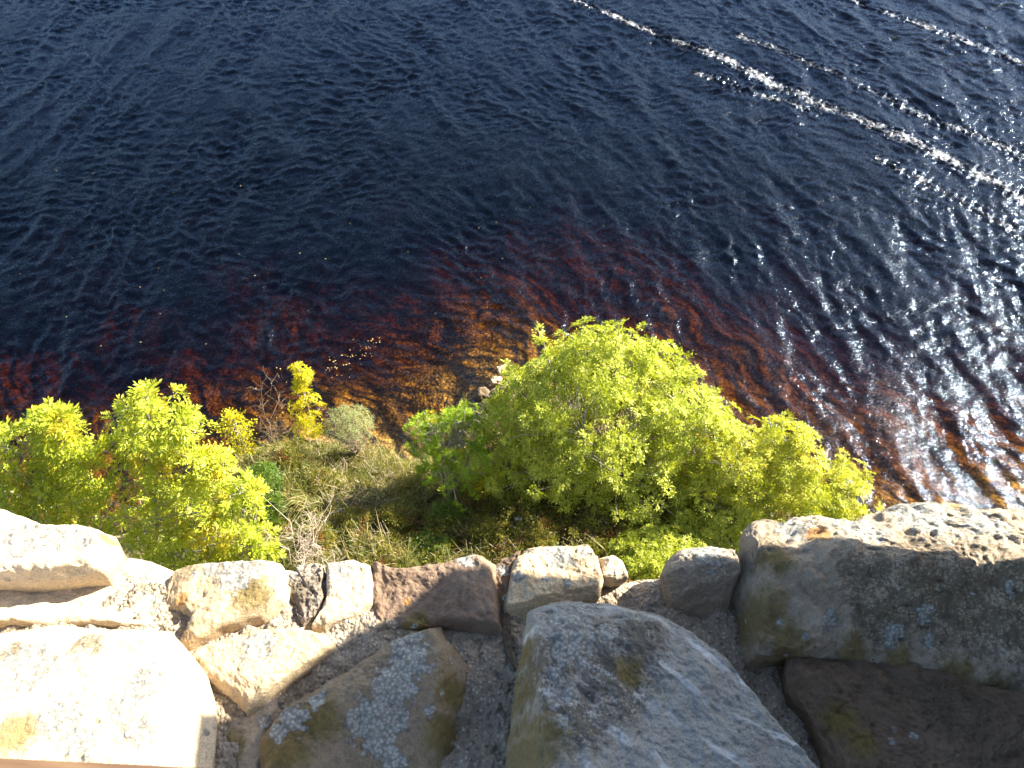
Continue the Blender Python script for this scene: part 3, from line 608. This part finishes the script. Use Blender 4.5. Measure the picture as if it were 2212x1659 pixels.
crown_tree('ash_tree', gb(p[0] - .3, 9.8),
   [B(1600, 1010, 10.6, 1.0, 1.0, 1.0), B(1690, 1010, 10.4, 1.0, 1.0, 1.0), B(1790, 1070, 9.8, .95, .9, .8), B(1660, 1110, 9.8, 1.3, 1.0, 1.0), B(1550, 1130, 9.8, 1.0, 1.0, 1.0), B(1800, 1130, 9.4, .8, .8, .7), B(1560, 1190, 9.1, .9, .6, .7), B(1680, 1170, 9.0, .9, .6, .7)],
   1050, T_ash, 'ashright', 'golden green ash sloping down to the right of the biggest tree', 'tree', 'trees on the bank', scale=(.7, 1.0), nl=24, seed=2, tr=.06,
   shoots=[sh(1690, 905, 1690, 985, 10.6, n=5), sh(1665, 915, 1675, 985, 10.6), sh(1735, 955, 1730, 1010, 10.4), sh(1828, 982, 1800, 1040, 10), sh(1880, 1040, 1820, 1080, 9.8)])
p = at_y(960, 1080, 11)
crown_tree('sycamore', gb(p[0], 10.8),
   [B(985, 935, 11.8, .85, .8, .75), B(930, 965, 11.6, .75, .7, .7), B(1000, 1000, 11.2, .8, .8, .8), B(1010, 920, 11.8, .5, .6, .5)],
   560, T_fine, 'green', 'smaller fresh green tree touching the left side of the biggest ash', 'tree', 'trees on the bank', scale=(.9, 1.3), nl=16, seed=3, tr=.045, inner=.5,
   shoots=[sh(915, 890, 930, 930, 11.8), sh(1005, 868, 1000, 910, 11.8)])
# open left ashes, limbs traced tip by tip
def open_ash(name, base, y, tips, label, mat='ashleft', tr=.07, seed=0, extra=(), n_side=2, sc=(.9, 1.25)):
    root = empty(name, base, label, 'tree', 'trees on the bank'); base = np.array(base, float)
    paths = []; pos = []; dr = []
    top = at_y(*tips[0][:2], tips[0][2]); TP = bent(base - [0, 0, .3], top, 12, .015); paths.append((TP, np.linspace(tr, .012, 12)))
    nodes = [TP]
    for (px, py, yy, big) in tips:
        e = at_y(px, py, yy); 
        cand = [(np.linalg.norm(q - e) + 2.2 * max(0, q[2] - e[2] + .5) + .15 * abs(q[2] - base[2] - 2), q, NP, i) for NP in nodes[:1] for i, q in enumerate(NP[2:], 2)]
        c = min(cand, key=lambda t: t[0]); L = bent(c[1], e, 7, .03, .06); ln = np.linalg.norm(e - c[1])
        if ln > .2: paths.append((L, np.linspace(min(.04, .012 + .012 * ln), .009, 7)))
        for t in np.linspace(.3, 1, max(3, int(ln * 3.2))):
            i = t * 6; k0 = min(int(i), 5); q = L[k0] + (L[k0 + 1] - L[k0]) * (i - k0)
            for _ in range(n_side if t < .98 else 2):
                off = rng.normal(0, 1, 3) * np.array([.3, .3, .22]) * big * (1.15 - .5 * t); tw_ = q + off; d = off / (np.linalg.norm(off) + 1e-6) + (e - c[1]) / (ln + 1e-6) * .8 + np.array([0, 0, .5])
                pos.append(tw_); dr.append(d); paths.append((bent(q, tw_, 3, .04), [.010, .007, .005]))
        pos.append(e); dr.append(e - c[1] + np.array([0, 0, .4]))
    for (bl, n_) in extra:
        for _ in range(n_):
            d = rng.normal(size=3); d /= np.linalg.norm(d); d[2] = abs(d[2]) * .8; q = bl[0] + d * bl[1] * (.6 + .45 * rng.random()); pos.append(q); dr.append(d + [0, 0, .4])
    V, Fq = leaves(pos, dr, rng.uniform(*sc, len(pos)), T_big); part('crown', V, Fq, M[mat], root, smooth=False)
    V, Fq = tubes(paths); part('trunk', V, Fq, M['bark'], root); return root
p = at_y(335, 1230, 8.6)
open_ash('ash_tree', (p[0], 8.3, 2.4), 8.6,
   [(318, 845, 8.8, .5), (278, 880, 8.8, .7), (345, 885, 8.8, .8), (395, 905, 8.8, .8), (420, 935, 8.8, .7), (235, 955, 8.8, .7), (300, 930, 8.8, 1), (370, 950, 8.8, .8), (225, 975, 8.6, .6), (470, 990, 8.8, .9), (430, 1000, 8.7, 1), (350, 1010, 8.6, 1), (480, 1010, 8.6, .9),
    (290, 1040, 8.5, 1.1), (420, 1060, 8.5, 1.2), (500, 1075, 8.5, 1.1), (540, 1060, 8.5, .9), (555, 1100, 8.5, 1), (230, 1080, 8.4, 1.1), (340, 1100, 8.4, 1.2), (460, 1130, 8.4, 1.2), (530, 1150, 8.4, 1.2), (390, 1150, 8.3, 1.2), (250, 1130, 8.2, 1.1), (300, 1170, 8.2, 1.1), (430, 1190, 8.2, 1.2), (560, 1180, 8.3, 1.1), (500, 1200, 8.2, 1.1), (360, 1200, 8.2, 1.1), (240, 1170, 8.2, 1), (590, 1195, 8.3, .8), (190, 1120, 8.2, 1.)],
   'open yellow-green ash with bare pale limbs showing, second tree from the left', seed=4)
p = at_y(60, 1230, 8.6)
open_ash('ash_tree', (p[0], 8.2, 2.4), 8.6,
   [(140, 895, 8.8, .8), (95, 905, 8.8, .7), (160, 920, 8.8, .7), (75, 910, 8.8, .4), (120, 930, 8.8, .9), (30, 945, 8.8, .9), (-10, 960, 8.8, .9), (170, 965, 8.7, .8), (60, 970, 8.7, 1), (0, 990, 8.7, 1.), (195, 1000, 8.6, .7), (130, 1000, 8.6, .9), (40, 1020, 8.5, 1.1), (-60, 990, 8.6, 1.2), (170, 1040, 8.5, 1), (100, 1050, 8.4, 1.1), (0, 1050, 8.4, 1.2), (60, 1085, 8.3, 1.1), (140, 1095, 8.3, 1.1), (-60, 1060, 8.4, 1.3), (190, 1080, 8.3, 1), (100, 1130, 8.2, 1), (20, 1110, 8.2, 1.1), (-140, 1030, 8.6, 1.4)],
   'leafy yellow-green ash at the far left, cut off by the picture edge', seed=5)
# yellow sapling, small yellow shrub, grey green bush
def stem_tree(name, base, tip, label, mat, temps, rings, sc, cat='sapling', tr=.025, group=None):
    root = empty(name, base, label, cat, group); base = np.array(base, float); tip = np.array(tip); TP = bent(base - [0, 0, .15], tip, 10, .012); paths = [(TP, np.linspace(tr, .006, 10))]; pos = []; dr = []
    for (t, r, n_) in rings:
        i = t * 9; k0 = min(int(i), 8); q = TP[k0] + (TP[k0 + 1] - TP[k0]) * (i - k0)
        for k in range(n_):
            a = rng.random() * 6.28; d = np.array([math.cos(a), math.sin(a), .35]); e = q + d * r * rng.uniform(.5, 1.1); paths.append((bent(q, e, 3, .05), [.009, .006, .004])); pos.append(e); dr.append(d + [0, 0, .3])
            pos.append((q + e) / 2); dr.append(d)
    pos.append(tip); dr.append(tip - base)
    V, Fq = leaves(pos, dr, rng.uniform(*sc, len(pos)), temps); part('crown', V, Fq, M[mat], root, smooth=False); V, Fq = tubes(paths); part('stem', V, Fq, M['bark'], root); return root
def ground_at(px, py):
    for z in np.linspace(3.5, 0, 141):
        q = at_z(px, py, z)
        if gz(q[0], q[1]) >= z: return q
    return at_z(px, py, 0)
b0 = ground_at(690, 985)
stem_tree('rowan_sapling', b0, at_y(645, 790, b0[1] + .25), 'tall bright yellow sapling rising from the grassy point', 'yellow', T_ash, [(.32, .35, 4), (.42, .55, 6), (.5, .45, 5), (.6, .45, 6), (.68, .4, 4), (.78, .2, 3), (.86, .2, 4), (.93, .26, 5)], (.6, .85), tr=.02)
b1 = ground_at(548, 1000)
for k, (tx, ty) in enumerate([(500, 890)]):
    stem_tree('hazel_shrub', b1, at_y(tx, ty + 10, b1[1]), 'small straggly yellow-leaved shrub left of the tall sapling', 'yellow', T_small, [(.4, .4, 6), (.55, .5, 8), (.7, .5, 8), (.82, .35, 7), (.92, .2, 5)], (1.6, 2.3), 'shrub')
def bush(name, px, py, y, radii, n, temps, mat, label, sc=(.8, 1.2), tw=18, cat='bush'):
    c = at_y(px, py, y); gr = gz(c[0], c[1]); root = empty(name, (c[0], c[1], gr), label, cat); pos = []; dr = []; paths = []; base = np.array([c[0], c[1], gr])
    for k in range(n):
        d = rng.normal(size=3); d /= np.linalg.norm(d); d[2] = abs(d[2]) if rng.random() < .8 else d[2]; q = c + d * np.array(radii) * rng.random() ** .35; pos.append(q); dr.append(d + [0, 0, .6])
        if k % max(1, n // (tw * 3)) == 0: paths.append((bent(base, q, 5, .05, .05), [.012, .01, .008, .006, .004]))
    V, Fq = leaves(pos, dr, rng.uniform(*sc, n), temps); part('crown', V, Fq, M[mat], root, smooth=False); V, Fq = tubes(paths, 4); part('stem', V, Fq, M['twig'], root)
    return root
g2 = ground_at(762, 985)
bush('willow_bush', 757, 925, g2[1] + .1, (.72, .6, .8), 420, T_small, 'greygreen', 'rounded grey-green bush on the water edge right of the yellow sapling', (.6, .9))
g3 = ground_at(590, 1060)
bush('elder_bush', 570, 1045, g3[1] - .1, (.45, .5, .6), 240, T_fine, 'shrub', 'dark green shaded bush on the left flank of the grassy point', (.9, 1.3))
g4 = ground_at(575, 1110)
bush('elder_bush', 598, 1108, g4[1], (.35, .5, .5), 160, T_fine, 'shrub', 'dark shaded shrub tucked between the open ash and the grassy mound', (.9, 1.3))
g5 = ground_at(1060, 1060)
bush('maple_bush', 1050, 1050, g5[1], (.55, .5, .5), 170, T_small, 'yellow', 'orange-yellow bush peeping out between the green tree and the biggest ash', (.8, 1.3))
g6 = ground_at(1290, 1190)
bush('hazel_bush', 1450, 1212, g6[1] - .5, (1.7, .9, .75), 420, T_ash, 'ash', 'low yellow-green bush at the wall foot under the biggest ash', (.6, .9))
for k, (px, py, rx, rz, mt, lb) in enumerate([
    (700, 1050, .55, .45, 'bramble', 'olive bramble bush on the crown of the grassy point, below the grey-green bush'), (630, 1000, .45, .35, 'bramble', 'straggly olive bush on the left crest of the grassy point'),
    (860, 1120, .5, .4, 'bramble', 'bramble bush left of the smaller green tree foot'), (965, 1115, .45, .4, 'shrub', 'green weedy bush under the smaller green tree'), (1060, 1150, .5, .35, 'bramble', 'reddish bramble bush between the white scrap and the smaller green tree'),
    (930, 1190, .6, .35, 'shrub', 'low green bush against the wall above the long red block'), (1160, 1175, .5, .35, 'bramble', 'bramble bush right of the white scrap'), (770, 1130, .5, .35, 'bramble', 'olive bush in the middle of the grass'), (690, 1165, .4, .4, 'bramble', 'bramble bush right of the pale leafless shrub')]):
    g_ = ground_at(px, py + 12); T0 = rng.integers(0, 2)
    bush('bramble_bush', px, py, g_[1] + .05, (rx, rx * .8, rz), 170, T_small, mt, lb, (.8, 1.5), tw=24)
# dead shrub
def dead(name, px, py, px2, py2, n, label, spread, mat='twig'):
    g = ground_at(px, py); root = empty(name, g, label, 'shrub'); paths = []
    tip = at_y(px2, py2, g[1] + .1); L = np.linalg.norm(tip - g)
    for k in range(n):
        d = (tip - g) / L + rng.normal(0, spread, 3); e = g + d * L * rng.uniform(.5, 1.1); P_ = bent(g + rng.normal(0, .06, 3), e, 6, .06); paths.append((P_, np.linspace(.014, .004, 6)))
        for _ in range(6):
            a = P_[rng.integers(2, 6)]; f = a + (d * .4 + rng.normal(0, .35, 3)) * L * .3; P2 = bent(a, f, 4, .06); paths.append((P2, [.007, .006, .004, .003]))
            for _ in range(2): a2 = P2[rng.integers(1, 4)]; paths.append((bent(a2, a2 + rng.normal(0, .12, 3) * L * .8, 3, .05), [.004, .0035, .003]))
    V, Fq = tubes(paths, 4); part('branches', V, Fq, M[mat], root); return root
dead('dead_shrub', 655, 1225, 640, 1145, 16, 'pale leafless shrub at the wall foot beside the open ash', .38)
dead('thorn_shrub', 590, 960, 605, 885, 10, 'brown leafless twiggy shrub between the yellow shrub and the tall sapling', .3, 'browntwig')

# ------------------------------------------------------------------ undergrowth on the bank (stuff)
def scatter_land(n, x0, x1, y0, y1, dmin, fn=None):
    x = rng.uniform(x0, x1, n); y = rng.uniform(y0, y1, n); d = sdist(x, y); m = d > dmin; x, y = x[m], y[m]
    return np.stack([x, y, terrain_z(x[:, None], y[:, None])[:, 0]], -1)
Gp = scatter_land(150000, -9, 11, 5.5, 16, .02)
nz = fbm(Gp, .55, 3, 91); leftw = 1 / (1 + np.exp((Gp[:, 0] + 1.2) * 1.6))
Gp = Gp[rng.random(len(Gp)) < np.clip(.25 + nz * .5 + .75 * leftw, .08, 1)]
n = len(Gp); L = rng.uniform(.12, .42, n) * np.clip(1 + .9 * fbm(Gp, 1.1, 2, 95), .5, 2.2); lean = rng.normal(0, .35, (n, 2)) + np.stack([.5 * vnoise(Gp * 1.3, 4), .5 * vnoise(Gp * 1.3, 9)], -1); a = rng.random(n) * 6.28
wv = np.stack([np.cos(a), np.sin(a), 0 * a], -1) * .006 * (1 + rng.random(n))[:, None]
mid = Gp + np.stack([lean[:, 0] * L * .4, lean[:, 1] * L * .4, L * .6], -1); tp = Gp + np.stack([lean[:, 0] * L * 1.3, lean[:, 1] * L * 1.3, L * .85], -1)
V = np.stack([Gp - wv, Gp + wv, mid + wv * .8, mid - wv * .8, tp + wv * .15, tp - wv * .15], 1).reshape(-1, 3); k = np.arange(n)[:, None] * 6
tag(mk('grass', V, np.vstack([k + [0, 1, 2, 3], k + [3, 2, 4, 5]]), M['grass'], smooth=False), 'long straw and green grass leaning over the grassy point below the wall', 'grass', kind='stuff')
Bp = scatter_land(17000, -7, 9, 6, 15, .3); nz = fbm(Bp, .8, 3, 101); rightw = 1 / (1 + np.exp(-(Bp[:, 0] + 2.2) * 1.4))
Bp = Bp[rng.random(len(Bp)) < np.clip(.08 + nz * .6 + .6 * rightw, 0, 1)]; Bp[:, 2] += rng.uniform(.05, .4, len(Bp)) + np.clip(fbm(Bp, .7, 3, 111), 0, 1) * rng.uniform(.2, 1.1, len(Bp))
V, Fq = leaves(Bp, rng.normal(0, .5, Bp.shape) + [0, 0, 1], rng.uniform(.9, 1.6, len(Bp)), T_small)
tag(mk('undergrowth', V, Fq, M['bramble'], smooth=False), 'low tangle of brambles and weeds turning red and yellow beneath the trees', 'undergrowth', kind='stuff')
# twiggy dead stalks among it
Sp = scatter_land(5000, -5, 8, 6, 15, .3); paths = []
for q in Sp[:2600]: paths.append((bent(q, q + [rng.normal(0, .18), rng.normal(0, .18), rng.uniform(.2, .6)], 3, .05), [.006, .005, .003]))
V, Fq = tubes(paths, 3); tag(mk('dry_stalks', V, Fq, M['twig']), 'dry brown weed stalks standing in the undergrowth', 'undergrowth', kind='stuff')

# ------------------------------------------------------------------ small things
def rock(name, c, r, mat, label, cat, seed, group=None, sq=(1, 1, .7)):
    u = np.linspace(0, math.pi, 22); v_ = np.linspace(0, 2 * math.pi, 36, endpoint=False); U, Vv = np.meshgrid(v_, u, indexing='ij')
    D = np.stack([np.sin(Vv) * np.cos(U), np.sin(Vv) * np.sin(U), np.cos(Vv)], -1).reshape(-1, 3)
    D2 = np.sign(D) * np.abs(D) ** .8
    P_ = D2 * np.array(sq) * (1 + .28 * fbm(D + seed, 1.4, 4, seed))[:, None] * r
    o = mk(name, P_, gridfaces(36, 22, wrap=True), mat, attrs={k: np.full(len(P_), q) for k, q in (('lichen', .12), ('moss', .3), ('dark', .4), ('orange', 0), ('spots', .3))}); o.location = tuple(c)
    return tag(o, label, cat, group)
for k, (px, py, r, lb) in enumerate([(1085, 800, .2, 'pale lichened rock at the water edge, highest of those beside the biggest ash'), (1070, 822, .18, 'pale rock at the water edge just under the highest one, left of the ash crown'), (1045, 850, .2, 'dark wet rock in the shallows against the left edge of the ash'),
    (800, 985, .17, 'small grey rock at the water edge below the grey-green bush'), (830, 1000, .2, 'grey rock at the foot of the grassy point, by the gap of orange water'), (872, 1012, .2, 'dark rock left of the small green tree')]):
    c = at_z(px, py, .08); rock('shore_rock', c, r, M['mottle'] if k != 2 else M['brown'], lb, 'rock', k + 1, 'rocks at the water edge')
g = ground_at(1120, 1130); rock('white_scrap', g + [0, 0, .22], .075, M['litter'], 'small white scrap lying in the undergrowth below the wall', 'litter', 9, None, (1.2, .7, .5))
zp = Z0 + .02
for k, (px, py, r, m, lb) in enumerate([(828, 1349, .0085, 'pale', 'pale round pebble on the mortar below the red block, largest of the loose ones'), (812, 1323, .0065, 'buff', 'small brownish pebble above the pale round one'), (806, 1312, .005, 'pale', 'tiny whitish pebble at the corner of the red block'), (822, 1318, .005, 'darkr', 'tiny dark pebble at the left tip of the red block'), (800, 1330, .0045, 'darkr', 'tiny grey pebble left of the brownish pebble')]):
    rock('pebble', at_z(px, py, zp), r, M[m], lb, 'pebble', 20 + k, 'loose pebbles on the mortar')
# white streaks (bird droppings) on the shaded boulder
def streak(px, py, px2, py2, h, r, lab, h2=None):
    a = at_z(px, py, Z0 + h); b = at_z(px2, py2, Z0 + (h2 or h)); P_ = bent(a, b, 7, .08); V, Fq = tubes([(P_, r * np.array([.3, .8, 1, 1, .9, .7, .2]))], 7)
    V[:, 2] = V[:, 2] * 1; o = mk('bird_dropping', V, Fq, M['dropping']); tag(o, lab, 'bird dropping')

# floating fallen leaves on the loch
tmpl = None; cl = []
for _ in range(55):
    t = rng.random(); cl.append((700 + 115 * t + rng.normal(0, 14), 800 - 62 * t + rng.normal(0, 12)))
for _ in range(14): cl.append((rng.normal(600, 60), rng.normal(840, 45)))
for _ in range(45): cl.append((rng.uniform(20, 1500), rng.uniform(350, 780)))
cl += [(812, 736), (820, 733), (790, 745)]
n = 8; th = np.arange(n) * 2 * math.pi / n; LV = np.stack([np.cos(th) * .045, np.sin(th) * .026, .004 * np.cos(2 * th)], -1); LV = np.vstack([LV, LV - [0, 0, .003]])
LF = [tuple(range(n)), tuple(range(2 * n - 1, n - 1, -1))] + [(k, k + n, (k + 1) % n + n, (k + 1) % n) for k in range(n)]
first = None
ix = lambda x, y: (min(np.searchsorted(wx, x), nx - 1), min(np.searchsorted(wy, y), ny - 1))
for (px, py) in cl:
    q = at_z(px, py, 0)
    if sdist(np.array([q[0]]), np.array([q[1]]))[0] > -.1: continue
    o = mk('floating_leaf', LV, LF, M['float'], smooth=False) if first is None else first.copy()
    if first is None: first = o
    else: COL.objects.link(o)
    i, j = ix(q[0], q[1]); s_ = rng.uniform(.25, .6); o.location = (q[0], q[1], float(H[i, j]) + .012); o.rotation_euler = (rng.normal(0, .15), rng.normal(0, .15), rng.random() * 6.28); o.scale = (s_, s_, 1)
    tag(o, 'tiny pale yellow fallen leaf floating on the dark water', 'leaf', 'fallen leaves floating on the loch')

# wooden handrail right in front of the lens
a = at_d(-700, 1597, .42); b = at_d(900, 1676, .46); ax = (b - a) / np.linalg.norm(b - a)
up_ = np.array([0, 0, 1.]); sdv = np.cross(ax, up_); sdv /= np.linalg.norm(sdv); up_ = np.cross(sdv, ax)
hw, hh, c = .035, .022, .006; sec = [(-hw + c, hh), (hw - c, hh), (hw, hh - c), (hw, -hh + c), (hw - c, -hh), (-hw + c, -hh), (-hw, -hh + c), (-hw, hh - c)]
V = []; 
a = a - up_ * hh + sdv * hw * 1.0; b = b - up_ * hh + sdv * hw * 1.0
for e in (a - ax * .8, b + ax * .6): V += [e + sdv * s0 + up_ * s1 for s0, s1 in sec]
Fh = [tuple(range(8)), tuple(range(15, 7, -1))] + [(k, k + 8, (k + 1) % 8 + 8, (k + 1) % 8) for k in range(8)]
tag(mk('handrail', V, Fh, M['wood'], smooth=False), 'brown wooden handrail just under the lens, blurred in the lower left corner', 'handrail')
